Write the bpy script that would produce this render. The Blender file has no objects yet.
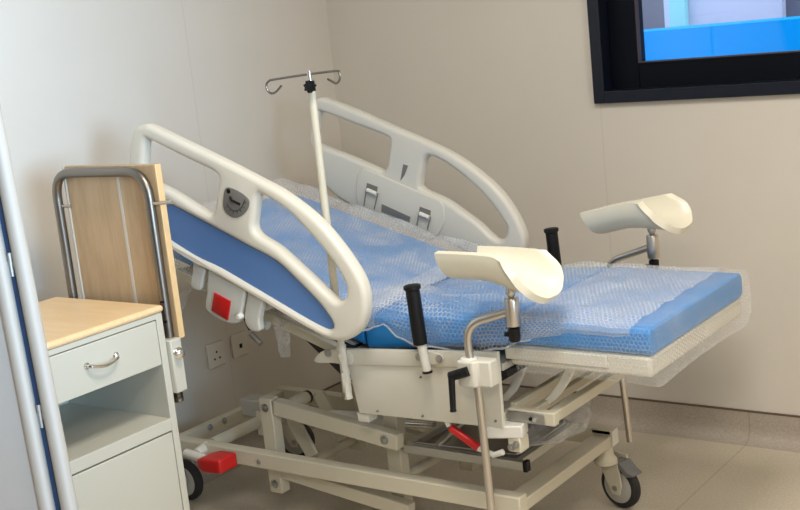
import bpy, bmesh, math, random
from mathutils import Vector, Matrix, noise
V = Vector
PI = math.pi
random.seed(4)
sc = bpy.context.scene
C = sc.collection

# ------------------------------------------------------------------ materials
def mat(name, col, rough=.5, metal=0, spec=.5, coat=0, bump=None, var=None):
    m = bpy.data.materials.new(name); m.use_nodes = True
    nt = m.node_tree; b = nt.nodes['Principled BSDF']
    b.inputs['Base Color'].default_value = (*col, 1)
    b.inputs['Roughness'].default_value = rough
    b.inputs['Metallic'].default_value = metal
    b.inputs['Specular IOR Level'].default_value = spec
    b.inputs['Coat Weight'].default_value = coat
    tc = nt.nodes.new('ShaderNodeTexCoord')
    if bump:
        n = nt.nodes.new('ShaderNodeTexNoise'); n.inputs['Scale'].default_value = bump[0]
        bp = nt.nodes.new('ShaderNodeBump'); bp.inputs['Strength'].default_value = bump[1]; bp.inputs['Distance'].default_value = bump[2]
        nt.links.new(tc.outputs['Object'], n.inputs['Vector']); nt.links.new(n.outputs[0], bp.inputs['Height'])
        nt.links.new(bp.outputs[0], b.inputs['Normal'])
    if var:
        n = nt.nodes.new('ShaderNodeTexNoise'); n.inputs['Scale'].default_value = var[0]; n.inputs['Detail'].default_value = 4
        mx = nt.nodes.new('ShaderNodeMix'); mx.data_type = 'RGBA'
        mx.inputs[6].default_value = (*[c*(1-var[1]) for c in col], 1); mx.inputs[7].default_value = (*[min(1, c*(1+var[1])) for c in col], 1)
        nt.links.new(tc.outputs['Object'], n.inputs['Vector']); nt.links.new(n.outputs[0], mx.inputs[0]); nt.links.new(mx.outputs[2], b.inputs['Base Color'])
    return m

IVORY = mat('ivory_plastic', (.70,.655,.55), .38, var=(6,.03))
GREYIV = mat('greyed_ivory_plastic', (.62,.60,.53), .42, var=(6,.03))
CREAM = mat('cream_powder_coat', (.60,.555,.435), .4, var=(9,.05))
PALE = mat('pale_plate', (.63,.60,.51), .45, var=(7,.04))
BLUEP = mat('blue_panel', (.10,.21,.46), .45)
MATT = mat('blue_vinyl', (.010,.215,.58), .4, bump=(60,.1,.002))
BLACK = mat('black_plastic', (.004,.004,.0045), .5, spec=.3)
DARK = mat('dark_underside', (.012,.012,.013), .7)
STEEL = mat('brushed_steel', (.62,.575,.52), .33, 1)
CHROME = mat('chrome', (.75,.74,.72), .12, 1)
DSTEEL = mat('dull_steel', (.25,.225,.195), .36, 1)
GALV = mat('zinc_steel', (.45,.45,.44), .45, 1)
ALU = mat('grey_aluminium', (.52,.50,.44), .4, .6)
RED = mat('red_plastic', (.52,.012,.012), .35)
GREYP = mat('grey_plastic', (.16,.16,.155), .5)
LGREY = mat('light_grey_plastic', (.44,.43,.39), .5)
RUBBER = mat('black_rubber', (.02,.02,.02), .7)
CAB = mat('cabinet_steel', (.55,.53,.445), .42, bump=(300,.05,.0005))
CABDARK = mat('cabinet_gap', (.05,.05,.045), .8)
BADGE = mat('badge_grey', (.17,.16,.145), .4)
WHITEP = mat('white_plastic', (.72,.70,.64), .35)
SOCK = mat('socket_plastic', (.66,.62,.54), .4)
FRAMEB = mat('window_frame_black', (.001,.002,.006), .45, spec=.15)
CREST = mat('leg_rest_foam', (.75,.705,.56), .36, coat=.15)
SCRW = mat('screen_white', (.335,.305,.265), .5)
SCRP = mat('screen_panel', (.30,.275,.25), .6)
SCRB = mat('screen_blue', (.008,.03,.085), .7)

def wood(name, a, b_, sc_, rough):
    m = bpy.data.materials.new(name); m.use_nodes = True; nt = m.node_tree; b = nt.nodes['Principled BSDF']
    tc = nt.nodes.new('ShaderNodeTexCoord'); mp = nt.nodes.new('ShaderNodeMapping'); mp.inputs['Scale'].default_value = sc_
    n = nt.nodes.new('ShaderNodeTexNoise'); n.inputs['Scale'].default_value = 9; n.inputs['Detail'].default_value = 6
    r = nt.nodes.new('ShaderNodeValToRGB'); r.color_ramp.elements[0].color = (*a, 1); r.color_ramp.elements[1].color = (*b_, 1)
    r.color_ramp.elements[0].position = .35; r.color_ramp.elements[1].position = .65
    L = nt.links.new
    L(tc.outputs['Object'], mp.inputs[0]); L(mp.outputs[0], n.inputs['Vector']); L(n.outputs[0], r.inputs[0]); L(r.outputs[0], b.inputs['Base Color'])
    b.inputs['Roughness'].default_value = rough
    return m
WOODTOP = wood('maple_top', (.80,.55,.29), (.85,.61,.345), (1,6,6), .35)
WOODB = wood('maple_board', (.47,.315,.17), (.55,.375,.21), (8,8,1), .4)
WOODE = mat('maple_edge', (.72,.50,.25), .4)
STRIPE = mat('board_stripe', (.60,.55,.46), .4)

def plain_wall(name, col, seam_axis, seams):
    m = mat(name, col, .75, bump=(40,.06,.002))
    nt = m.node_tree; b = nt.nodes['Principled BSDF']
    geo = nt.nodes.new('ShaderNodeNewGeometry'); sp = nt.nodes.new('ShaderNodeSeparateXYZ')
    nt.links.new(geo.outputs['Position'], sp.inputs[0])
    n = nt.nodes.new('ShaderNodeTexNoise'); n.inputs['Scale'].default_value = 3; n.inputs['Detail'].default_value = 5
    nt.links.new(geo.outputs['Position'], n.inputs['Vector'])
    mr = nt.nodes.new('ShaderNodeMapRange'); mr.inputs[3].default_value = .955; mr.inputs[4].default_value = 1.045
    nt.links.new(n.outputs[0], mr.inputs[0])
    val = mr.outputs[0]
    for s in seams:
        c = nt.nodes.new('ShaderNodeMath'); c.operation = 'COMPARE'; c.inputs[1].default_value = s; c.inputs[2].default_value = .0022
        nt.links.new(sp.outputs[seam_axis], c.inputs[0])
        k = nt.nodes.new('ShaderNodeMath'); k.operation = 'MULTIPLY_ADD'; k.inputs[1].default_value = -.09; k.inputs[2].default_value = 1
        nt.links.new(c.outputs[0], k.inputs[0])
        p = nt.nodes.new('ShaderNodeMath'); p.operation = 'MULTIPLY'
        nt.links.new(val, p.inputs[0]); nt.links.new(k.outputs[0], p.inputs[1]); val = p.outputs[0]
    v = nt.nodes.new('ShaderNodeVectorMath'); v.operation = 'SCALE'; v.inputs[0].default_value = col
    nt.links.new(val, v.inputs['Scale']); nt.links.new(v.outputs[0], b.inputs['Base Color'])
    return m
SEAML = [(-1.48,-0.119,1.481)][0][1]
WALLC = (.64,.595,.525)
WALLM = plain_wall('painted_wall', WALLC, 0, [-.312])
WALLL = plain_wall('painted_wall_panel', WALLC, 1, [SEAML])
CEIL = mat('ceiling_paint', (.75,.73,.69), .8)

def vinyl(name, a, b_, seam=None):
    m = bpy.data.materials.new(name); m.use_nodes = True; nt = m.node_tree; b = nt.nodes['Principled BSDF']; L = nt.links.new
    geo = nt.nodes.new('ShaderNodeNewGeometry'); sp = nt.nodes.new('ShaderNodeSeparateXYZ'); L(geo.outputs['Position'], sp.inputs[0])
    n = nt.nodes.new('ShaderNodeTexNoise'); n.inputs['Scale'].default_value = 130; n.inputs['Detail'].default_value = 3
    n2 = nt.nodes.new('ShaderNodeTexNoise'); n2.inputs['Scale'].default_value = 4; n2.inputs['Detail'].default_value = 4
    L(geo.outputs['Position'], n.inputs['Vector']); L(geo.outputs['Position'], n2.inputs['Vector'])
    ad = nt.nodes.new('ShaderNodeMath'); ad.operation = 'MULTIPLY_ADD'; ad.inputs[1].default_value = .45; L(n2.outputs[0], ad.inputs[0]); L(n.outputs[0], ad.inputs[2])
    r = nt.nodes.new('ShaderNodeValToRGB'); r.color_ramp.elements[0].color = (*a, 1); r.color_ramp.elements[1].color = (*b_, 1)
    r.color_ramp.elements[0].position = .5; r.color_ramp.elements[1].position = .95
    L(ad.outputs[0], r.inputs[0]); out = r.outputs[0]
    if seam is not None:
        c = nt.nodes.new('ShaderNodeMath'); c.operation = 'COMPARE'; c.inputs[1].default_value = seam; c.inputs[2].default_value = .003; L(sp.outputs[0], c.inputs[0])
        mx = nt.nodes.new('ShaderNodeMix'); mx.data_type = 'RGBA'; mx.inputs[7].default_value = (.17,.12,.07,1)
        k = nt.nodes.new('ShaderNodeMath'); k.operation = 'MULTIPLY'; k.inputs[1].default_value = .28; L(c.outputs[0], k.inputs[0])
        L(k.outputs[0], mx.inputs[0]); L(out, mx.inputs[6]); out = mx.outputs[2]
    L(out, b.inputs['Base Color']); b.inputs['Roughness'].default_value = .42
    return m
FLOORM = vinyl('vinyl_floor', (.47,.41,.315), (.59,.53,.425), .163)
SKIRTM = vinyl('vinyl_skirting', (.345,.295,.245), (.44,.385,.32), .163)
SKIRTCAP = mat('skirting_cap', (.12,.085,.055), .5)

def wrap_mat(name, base, net, pitch=.0145, tint=(.92,.94,.96)):
    m = bpy.data.materials.new(name); m.use_nodes = True; nt = m.node_tree; L = nt.links.new
    b = nt.nodes['Principled BSDF']; out = nt.nodes['Material Output']
    b.inputs['Base Color'].default_value = (*tint, 1); b.inputs['Roughness'].default_value = .14
    uv = nt.nodes.new('ShaderNodeUVMap'); uv.uv_map = 'UVMap'
    def vm(op, a, bb):
        n = nt.nodes.new('ShaderNodeVectorMath'); n.operation = op
        for i, q in enumerate((a, bb)):
            if q is None: continue
            if hasattr(q, 'links'): L(q, n.inputs[i])
            else: n.inputs[i].default_value = q
        return n
    def ma(op, a, bb=None, c=None):
        n = nt.nodes.new('ShaderNodeMath'); n.operation = op
        for i, q in enumerate((a, bb, c)):
            if q is None: continue
            if hasattr(q, 'links'): L(q, n.inputs[i])
            else: n.inputs[i].default_value = q
        return n.outputs[0]
    s = vm('DIVIDE', uv.outputs[0], (pitch, pitch*1.732, 1)).outputs[0]
    ds = []
    for off in ((0,0,0), (.5,.5,0)):
        a = vm('ADD', s, off).outputs[0]
        fr = vm('FRACTION', a, None).outputs[0]
        ce = vm('SUBTRACT', fr, (.5,.5,0)).outputs[0]
        sc_ = vm('MULTIPLY', ce, (1,1.732,0)).outputs[0]
        ln = nt.nodes.new('ShaderNodeVectorMath'); ln.operation = 'LENGTH'; L(sc_, ln.inputs[0]); ds.append(ln.outputs['Value'])
    r = ma('MINIMUM', ds[0], ds[1])
    mr = nt.nodes.new('ShaderNodeMapRange'); mr.interpolation_type = 'SMOOTHSTEP'; mr.inputs[1].default_value = .27; mr.inputs[2].default_value = .47
    L(r, mr.inputs[0])
    geo = nt.nodes.new('ShaderNodeTexCoord')
    n = nt.nodes.new('ShaderNodeTexNoise'); n.inputs['Scale'].default_value = 7; n.inputs['Detail'].default_value = 6; n.inputs['Distortion'].default_value = .8
    L(geo.outputs['Object'], n.inputs['Vector'])
    nr = nt.nodes.new('ShaderNodeMapRange'); nr.inputs[1].default_value = .35; nr.inputs[2].default_value = .75; nr.inputs[3].default_value = .55; nr.inputs[4].default_value = 1.5
    L(n.outputs[0], nr.inputs[0])
    lw = nt.nodes.new('ShaderNodeLayerWeight'); lw.inputs[0].default_value = .3
    f = ma('MULTIPLY_ADD', mr.outputs[0], net, base)
    f = ma('MULTIPLY', f, nr.outputs[0])
    f = ma('MULTIPLY_ADD', lw.outputs['Facing'], .19, f)
    f = ma('MINIMUM', f, .92)
    bp = nt.nodes.new('ShaderNodeBump'); bp.inputs['Strength'].default_value = .6; bp.inputs['Distance'].default_value = .004
    dome = ma('SUBTRACT', 1, mr.outputs[0]); h = ma('MULTIPLY_ADD', n.outputs[0], 3.0, dome)
    L(h, bp.inputs['Height']); L(bp.outputs[0], b.inputs['Normal'])
    tr = nt.nodes.new('ShaderNodeBsdfTransparent'); mx = nt.nodes.new('ShaderNodeMixShader')
    L(f, mx.inputs[0]); L(tr.outputs[0], mx.inputs[1]); L(b.outputs[0], mx.inputs[2]); L(mx.outputs[0], out.inputs['Surface'])
    return m
WRAP = wrap_mat('bubble_wrap', .06, .13, .0115)
WRAPS = wrap_mat('bubble_wrap_loose', .09, .24, .0125)
HEM = wrap_mat('wrap_hem', .38, .1, .0125)
WRAPB = wrap_mat('bubble_wrap_thin', .17, .14, .0115)
FILM = wrap_mat('clear_film', .24, .0)

def glass_mat():
    m = bpy.data.materials.new('window_glass'); m.use_nodes = True; nt = m.node_tree; L = nt.links.new
    out = nt.nodes['Material Output']
    tr = nt.nodes.new('ShaderNodeBsdfTransparent'); tr.inputs[0].default_value = (.93,.96,.97,1)
    g = nt.nodes.new('ShaderNodeBsdfGlossy'); g.inputs['Roughness'].default_value = .02
    fr = nt.nodes.new('ShaderNodeFresnel'); fr.inputs[0].default_value = 1.45
    mx = nt.nodes.new('ShaderNodeMixShader'); L(fr.outputs[0], mx.inputs[0]); L(tr.outputs[0], mx.inputs[1]); L(g.outputs[0], mx.inputs[2]); L(mx.outputs[0], out.inputs['Surface'])
    return m
GLASS = glass_mat()

# ------------------------------------------------------------------ object helpers
def obj(name, bm, m, parent=None, bevel=0, seg=2, angle=35, origin=None, normals=True):
    """one mesh object; vertices are given in world metres and moved to the parent's (or own) origin"""
    if normals: bmesh.ops.recalc_face_normals(bm, faces=bm.faces[:])
    if parent is not None: o0 = parent.get('_w'); o0 = V(o0)
    elif origin is not None: o0 = V(origin)
    else:
        xs = [v.co for v in bm.verts]
        o0 = V(((min(c.x for c in xs)+max(c.x for c in xs))/2, (min(c.y for c in xs)+max(c.y for c in xs))/2, min(c.z for c in xs)))
    for v in bm.verts: v.co -= o0
    for f in bm.faces: f.smooth = True
    me = bpy.data.meshes.new(name); bm.to_mesh(me); bm.free(); me.materials.append(m)
    try: me.set_sharp_from_angle(angle=math.radians(angle))
    except Exception: pass
    o = bpy.data.objects.new(name, me); C.objects.link(o)
    if parent is not None: o.parent = parent
    else: o.location = o0
    o['_w'] = tuple(o0)
    if bevel:
        b = o.modifiers.new('edges', 'BEVEL'); b.width = bevel; b.segments = seg; b.limit_method = 'ANGLE'; b.angle_limit = math.radians(40); b.harden_normals = False
    return o
def tag(o, label, cat, group=None, kind=None):
    if label: o['label'] = label
    if cat: o['category'] = cat
    if group: o['group'] = group
    if kind: o['kind'] = kind
    return o
def empty(name, loc, label, cat, group=None):
    o = bpy.data.objects.new(name, None); C.objects.link(o); o.location = loc; o['_w'] = tuple(loc); o.empty_display_size = .05
    return tag(o, label, cat, group)
def struct(name, bm, m, **k):
    o = obj(name, bm, m, **k); o['kind'] = 'structure'; return o
def B(): return bmesh.new()
def box(bm, lo, hi):
    vs = [bm.verts.new((x,y,z)) for x in (lo[0],hi[0]) for y in (lo[1],hi[1]) for z in (lo[2],hi[2])]
    for f in ((0,1,3,2),(4,6,7,5),(0,4,5,1),(2,3,7,6),(0,2,6,4),(1,5,7,3)): bm.faces.new([vs[i] for i in f])
    return bm
def frame_of(d, up=(0,0,1)):
    d = V(d).normalized(); u = V(up)
    if abs(d.dot(u)) > .98: u = V((1,0,0)) if abs(d.x) < .9 else V((0,1,0))
    s = d.cross(u).normalized(); return s, s.cross(d).normalized(), d
def loft(bm, rings, cap=True, closed=True):
    R = [[bm.verts.new(p) for p in r] for r in rings]
    n = len(R[0])
    for a, b in zip(R, R[1:]):
        for i in range(n if closed else n-1):
            j = (i+1) % n; bm.faces.new((a[i], a[j], b[j], b[i]))
    if cap and closed:
        bm.faces.new(R[0][::-1]); bm.faces.new(R[-1])
    return R
def cyl(bm, p, q, r, r2=None, n=20):
    p, q = V(p), V(q); s, u, d = frame_of(q-p); r2 = r if r2 is None else r2
    loft(bm, [[c + (s*math.cos(2*PI*i/n)+u*math.sin(2*PI*i/n))*rr for i in range(n)] for c, rr in ((p,r),(q,r2))]); return bm
def lathe(bm, p, d, prof, n=24):
    """prof: (distance along d, radius)"""
    p = V(p); s, u, d = frame_of(d)
    loft(bm, [[p + d*t + (s*math.cos(2*PI*i/n)+u*math.sin(2*PI*i/n))*max(r,1e-4) for i in range(n)] for t, r in prof]); return bm
def beam(bm, p, q, w, h, up=(0,0,1)):
    p, q = V(p), V(q); s, u, d = frame_of(q-p, up)
    loft(bm, [[c + s*a*w/2 + u*b*h/2 for a, b in ((-1,-1),(1,-1),(1,1),(-1,1))] for c in (p,q)]); return bm
def fillet(pts, r, n=6):
    pts = [V(p) for p in pts]; out = [pts[0]]
    for a, b, c in zip(pts, pts[1:], pts[2:]):
        d1 = (a-b); d2 = (c-b); k = min(r, d1.length*.49, d2.length*.49); p1 = b+d1.normalized()*k; p2 = b+d2.normalized()*k
        for i in range(n+1):
            t = i/n; out.append(p1*(1-t)**2 + b*2*t*(1-t) + p2*t*t)
    out.append(pts[-1]); return out
def tube(bm, pts, r, n=14, fil=0, cap=True):
    P = fillet(pts, fil) if fil else [V(p) for p in pts]
    rings = []; s = None
    for i, p in enumerate(P):
        d = (P[min(i+1,len(P)-1)] - P[max(i-1,0)]).normalized()
        if s is None: s, u, _ = frame_of(d)
        else:
            s = (s - d*s.dot(d)).normalized(); u = s.cross(d)
        rr = r[i] if isinstance(r, (list,tuple)) else r
        rings.append([p + (s*math.cos(2*PI*k/n)+u*math.sin(2*PI*k/n))*rr for k in range(n)])
    loft(bm, rings, cap); return bm
def smooth2(pts, n=5, closed=True):
    out = []; N = len(pts)
    for i in range(N if closed else N-1):
        p0,p1,p2,p3 = [V(pts[(i+k) % N] if closed else pts[min(max(i+k,0),N-1)]) for k in (-1,0,1,2)]
        for j in range(n):
            t = j/n
            out.append(.5*((2*p1)+(p2-p0)*t+(2*p0-5*p1+4*p2-p3)*t*t+(3*p1-p0-3*p2+p3)*t**3))
    if not closed: out.append(V(pts[-1]))
    return out
def area2(p): return sum(a[0]*b[1]-b[0]*a[1] for a, b in zip(p, p[1:]+p[:1]))/2
def inset2(p, d):
    """moves a counter-clockwise loop inward by d"""
    out = []; N = len(p)
    for i in range(N):
        a, b, c = p[i-1], p[i], p[(i+1) % N]
        t = (V(c)-V(a)); t.normalize(); out.append(V((b[0]-t[1]*d, b[1]+t[0]*d)))
    return out
def plate(bm, outer, holes, y0, y1, bev=.004, n=3, ax=1):
    """solid plate in the x-z plane between y0 and y1 with rounded rims; ax=0: outlines are (y,z), thickness along x"""
    loops = []
    for k, p in enumerate([outer]+list(holes)):
        p = [V(q) for q in p]
        if area2(p) < 0: p = p[::-1]
        loops.append((p, 1 if k == 0 else -1))
    prof = [(bev*(1-math.sin(a)), bev*(1-math.cos(a))) for a in [PI/2*i/n for i in range(n+1)]]
    P3 = (lambda q, y: (q[0], y, q[1])) if ax == 1 else (lambda q, y: (y, q[0], q[1]))
    fr, bk = [], []
    for p, sg in loops:
        rings = [[P3(q, y0+dy) for q in inset2(p, sg*ins)] for ins, dy in prof] + [[P3(q, y1-dy) for q in inset2(p, sg*ins)] for ins, dy in prof[::-1]]
        R = loft(bm, rings, cap=False); fr.append(R[0]); bk.append(R[-1])
    for side in (fr, bk):
        ed = []
        for r in side:
            for a, b in zip(r, r[1:]+r[:1]): ed.append(bm.edges.get((a,b)) or bm.edges.new((a,b)))
        bmesh.ops.triangle_fill(bm, edges=ed, use_beauty=True)
    return bm
def screw(bm, p, d, r=.009): lathe(bm, p, d, [(0,r*1.25),(.002,r*1.25),(.0025,r*.8),(.006,r*.75),(.007,r*.5)], 12); return bm
def bolts(par, pts, d, r=.009, name='bolt', m=None):
    for p in pts: obj(name, screw(B(), p, d, r), m or GALV, par)
def sheet(name, nu, nv, fn, m, parent=None, thick=0, **k):
    bm = B(); uvl = bm.loops.layers.uv.new('UVMap')
    G = [[V(fn(i/nu, j/nv)) for j in range(nv+1)] for i in range(nu+1)]
    cu = [[0]*(nv+1) for _ in range(nu+1)]; cv = [[0]*(nv+1) for _ in range(nu+1)]
    mid = nv//2; mu = nu//2
    for i in range(1, nu+1):
        for j in range(nv+1): cu[i][j] = cu[i-1][j] + (G[i][mid]-G[i-1][mid]).length
    for j in range(1, nv+1):
        for i in range(nu+1): cv[i][j] = cv[i][j-1] + (G[mu][j]-G[mu][j-1]).length
    vs = [[bm.verts.new(p) for p in r] for r in G]
    for i in range(nu):
        for j in range(nv):
            f = bm.faces.new((vs[i][j], vs[i+1][j], vs[i+1][j+1], vs[i][j+1]))
            for l, (a, b) in zip(f.loops, ((i,j),(i+1,j),(i+1,j+1),(i,j+1))): l[uvl].uv = (cu[a][b], cv[a][b])
    return obj(name, bm, m, parent, angle=180, normals=False, **k)
def lerp_tab(tab, x):
    if x <= tab[0][0]: return tab[0][1]
    for (a, b), (c, d) in zip(tab, tab[1:]):
        if x <= c:
            t = (x-a)/(c-a); t = t*t*(3-2*t); return b+(d-b)*t
    return tab[-1][1]
def nz(x, y, z, s): return noise.noise(V((x*s, y*s, z*s)))

# ------------------------------------------------------------------ the room
XL, YB, XR, YN, ZC = -1.48, .66, 3.2, -5.0, 2.75
WX0, WX1, WZ0, WZ1 = -.285, .93, 1.21, 2.25      # opening in the back wall
struct('floor', box(B(), (XL-.1,YN-.1,-.1), (XR+.1,YB+.1,0)), FLOORM)
struct('ceiling', box(B(), (XL-.1,YN-.1,ZC), (XR+.1,YB+.1,ZC+.1)), CEIL)
bm = B()
box(bm, (XL-.1,YB,0), (WX0,YB+.12,ZC)); box(bm, (WX1,YB,0), (XR+.1,YB+.12,ZC)); box(bm, (WX0,YB,0), (WX1,YB+.12,WZ0)); box(bm, (WX0,YB,WZ1), (WX1,YB+.12,ZC))
struct('wall_back', bm, WALLM)
struct('wall_left', box(B(), (XL-.1,YN-.1,0), (XL,YB,ZC)), WALLL)
RW = (-3.5, -1.9, .9, 2.35)      # daylight window in the right wall (y0,y1,z0,z1)
bm = B()
box(bm, (XR,YN,0), (XR+.1,RW[0],ZC)); box(bm, (XR,RW[1],0), (XR+.1,YB,ZC)); box(bm, (XR,RW[0],0), (XR+.1,RW[1],RW[2])); box(bm, (XR,RW[0],RW[3]), (XR+.1,RW[1],ZC))
struct('wall_right', bm, WALLM)
struct('wall_near', box(B(), (XL,YN-.1,0), (XR,YN,ZC)), WALLM)
# coved vinyl skirting
cove = [(.055,0),(.05,.0008),(.035,.004),(.022,.011),(.012,.022),(.006,.038),(.005,.055),(.005,.105),(0,.105),(0,0)]
bm = B(); loft(bm, [[(x, YB-a, b) for a, b in cove] for x in (XL, XR)]); bb = struct('baseboard_back', bm, SKIRTM)
bm = B(); loft(bm, [[(XL+a, y, b) for a, b in cove] for y in (YN, YB)]); bl = struct('baseboard_left', bm, SKIRTM)
obj('cap_strip', box(B(), (XL,YB-.0065,.1035), (XR,YB,.109)), SKIRTCAP, bb)
obj('cap_strip', box(B(), (XL,YN,.1035), (XL+.0065,YB,.109)), SKIRTCAP, bl)

# window: outer frame proud of the wall, recessed sash, pane
def ring(bm, x0, x1, z0, z1, w, y0, y1):
    box(bm, (x0,y0,z0), (x0+w,y1,z1)); box(bm, (x1-w,y0,z0), (x1,y1,z1)); box(bm, (x0+w,y0,z0), (x1-w,y1,z0+w)); box(bm, (x0+w,y0,z1-w), (x1-w,y1,z1))
    return bm
w1 = struct('window_1', ring(B(), -.325, .97, 1.172, 2.29, .042, .637, .78), mat('window_trim_lit', (.004,.007,.016), .35, spec=.4), bevel=.003)  # lighter than the sash: bluish light on the reveal is put into the colour
obj('sash', ring(B(), -.283, .928, 1.194, 2.248, .105, .70, .76), FRAMEB, w1, bevel=.003)
obj('pane', box(B(), (-.18,.724,1.297), (.825,.730,2.145)), GLASS, w1)
obj('seal', ring(B(), -.179, .824, 1.298, 2.144, .004, .7, .722), mat('window_seal', (.06,.045,.05), .5), w1)
# what stands outside: a blue ledge below a pale wall panel with a glazed strip, grey wall beyond
XBLUE = mat('outside_blue', (.0,.36,1.0), .6, spec=.1); XW = mat('outside_white', (.60,.62,.80), .6); XG = mat('outside_grey', (.16,.16,.22), .6); XC = mat('outside_cyan', (.30,.72,.80), .5)
struct('exterior_ledge', box(B(), (-2.2,1.9,.2), (1.6,2.25,1.362)), XBLUE)
struct('exterior_wall', box(B(), (-3.2,2.9,0), (2.6,3.0,4.2)), XG)
struct('exterior_panel', box(B(), (-1.02,2.84,.6), (-.405,2.895,3.2)), XW)
struct('exterior_column', box(B(), (-.97,2.79,.6), (-.885,2.835,3.2)), XC)
struct('exterior_ground', box(B(), (-3.2,.9,-.1), (2.6,3.0,-.02)), XG)

# ------------------------------------------------------------------ ceiling lights (unseen panels, the one by the right wall added as fill)
def ceiling_light(x, y, label, p, col):
    r = empty('ceiling_light', (x,y,ZC-.02), label, 'light', 'ceiling light panels')
    obj('frame', ring2(x, y), WHITEP, r)
    m = bpy.data.materials.new('lamp_diffuser'); m.use_nodes = True
    b = m.node_tree.nodes['Principled BSDF']; b.inputs['Emission Color'].default_value = (*col,1); b.inputs['Emission Strength'].default_value = 2
    obj('diffuser', box(B(), (x-.28,y-.28,ZC-.012), (x+.28,y+.28,ZC-.004)), m, r)
    ld = bpy.data.lights.new('panel_lamp', 'AREA'); ld.shape = 'SQUARE'; ld.size = .56; ld.energy = p; ld.color = col
    lo = bpy.data.objects.new('panel_lamp', ld); C.objects.link(lo); lo.location = (x,y,ZC-.03)
def ring2(x, y):
    bm = B()
    for a in ((-.3,-.3,-.28,.3),(.28,-.3,.3,.3),(-.28,-.3,.28,-.28),(-.28,.28,.28,.3)): box(bm, (x+a[0],y+a[1],ZC-.02), (x+a[2],y+a[3],ZC))
    return bm
WARM = (1,.935,.85)
ceiling_light(.5, -1.35, 'square ceiling light panel over the foot of the bed', 37, WARM)
ceiling_light(1.6, -3.4, 'square ceiling light panel behind the camera', 41, WARM)
ceiling_light(2.2, -1.0, 'added square fill light panel by the right wall', 29, WARM)  # added panel, brightens the right part of wall and floor
# daylight entering by the window in the right wall
ld = bpy.data.lights.new('daylight', 'AREA'); ld.shape = 'RECTANGLE'; ld.size = 1.5; ld.size_y = 1.35; ld.energy = 24; ld.color = (.42,.69,1); ld.spread = math.radians(46)
lo = bpy.data.objects.new('daylight', ld); C.objects.link(lo); lo.location = (XR+.04,(RW[0]+RW[1])/2,(RW[2]+RW[3])/2)
lo.rotation_euler = (V((-1.48,-1.75,1.75))-lo.location).to_track_quat('-Z','Y').to_euler()
w2 = struct('window_2', ring(B(), RW[0], RW[1], RW[2], RW[3], .05, XR+.02, XR+.09), FRAMEB)
for v in w2.data.vertices:                     # the frame was laid out along x: turn it into the right wall
    p = v.co + V(w2['_w']); v.co = V((p.y, p.x, p.z)) - V((XR+.05,(RW[0]+RW[1])/2,RW[2]))
w2.location = (XR+.05,(RW[0]+RW[1])/2,RW[2])
w = bpy.data.worlds.new('sky'); sc.world = w; w.use_nodes = True
bg = w.node_tree.nodes['Background']; bg.inputs[0].default_value = (.80,.90,1,1); bg.inputs[1].default_value = 2.9

# ------------------------------------------------------------------ the bed
bed = empty('hospital_bed', (-.6,-.3,0), 'cream adjustable delivery bed with ivory side rails and raised backrest', 'bed')
# --- lower frame
fr = obj('base_frame', beam(B(), (-1.34,-.571,.235), (.007,-.571,.235), .04, .05), CREAM, bed, bevel=.004)
def sub(name, bm, m=CREAM, par=fr, bv=.003, **k): return obj(name, bm, m, par, bevel=bv, **k)
sub('rail', beam(B(), (-1.34,-.03,.235), (.007,-.03,.235), .04, .05))
sub('crossbar', beam(B(), (-.025,-.551,.227), (-.025,-.05,.227), .06, .034))
sub('crossbar', beam(B(), (-1.32,-.551,.235), (-1.32,-.05,.235), .035, .04))
sub('end_cap', box(B(), (.0075,-.0495,.2105), (.0105,-.0105,.2595)), WHITEP, bv=.001)
sub('rim', box(B(), (-.06,-.05,.2445), (.006,-.042,.262)))
bolts(fr, [(-.93,-.591,.232)], (0,-1,0), .006)
# brake axle with flange plate, motor housing
bm = B(); cyl(bm, (-1.17,-.55,.245), (-1.17,-.05,.245), .02); sub('axle_tube', bm, bv=0)
sub('flange', box(B(), (-1.172,-.335,.20), (-1.10,-.328,.285)), bv=.002)
bolts(fr, [(-1.12,-.336,.272),(-1.12,-.336,.213)], (0,-1,0), .006)
bolts(fr, [(-1.30,-.43,.245),(-1.30,-.36,.245)], (1,0,.2))
mt = obj('motor_housing', box(B(), (-1.275,-.30,.245), (-1.175,-.235,.308)), LGREY, bed, bevel=.006)
obj('cover', box(B(), (-1.175,-.29,.215), (-1.12,-.24,.30)), LGREY, mt, bevel=.012)
# brake pedal
bm = B(); cyl(bm, (-1.22,-.62,.232), (-1.08,-.648,.234), .015); cyl(bm, (-1.17,-.62,.236), (-1.17,-.571,.245), .018)
ped = obj('brake_lever', bm, WHITEP, bed)
bm = B(); loft(bm, [[(x-.048,y,z-.030) for x,y,z in pts] for pts in (
    [(-1.075,-.672,.243),(-1.065,-.615,.245),(-1.065,-.615,.277),(-1.075,-.672,.273)],
    [(-1.04,-.683,.236),(-1.02,-.605,.240),(-1.02,-.605,.288),(-1.04,-.683,.284)],
    [(-.965,-.680,.240),(-.955,-.608,.244),(-.955,-.608,.291),(-.965,-.680,.287)])])
pad = obj('pedal_pad', bm, RED, ped, bevel=.008, seg=3)
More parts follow.
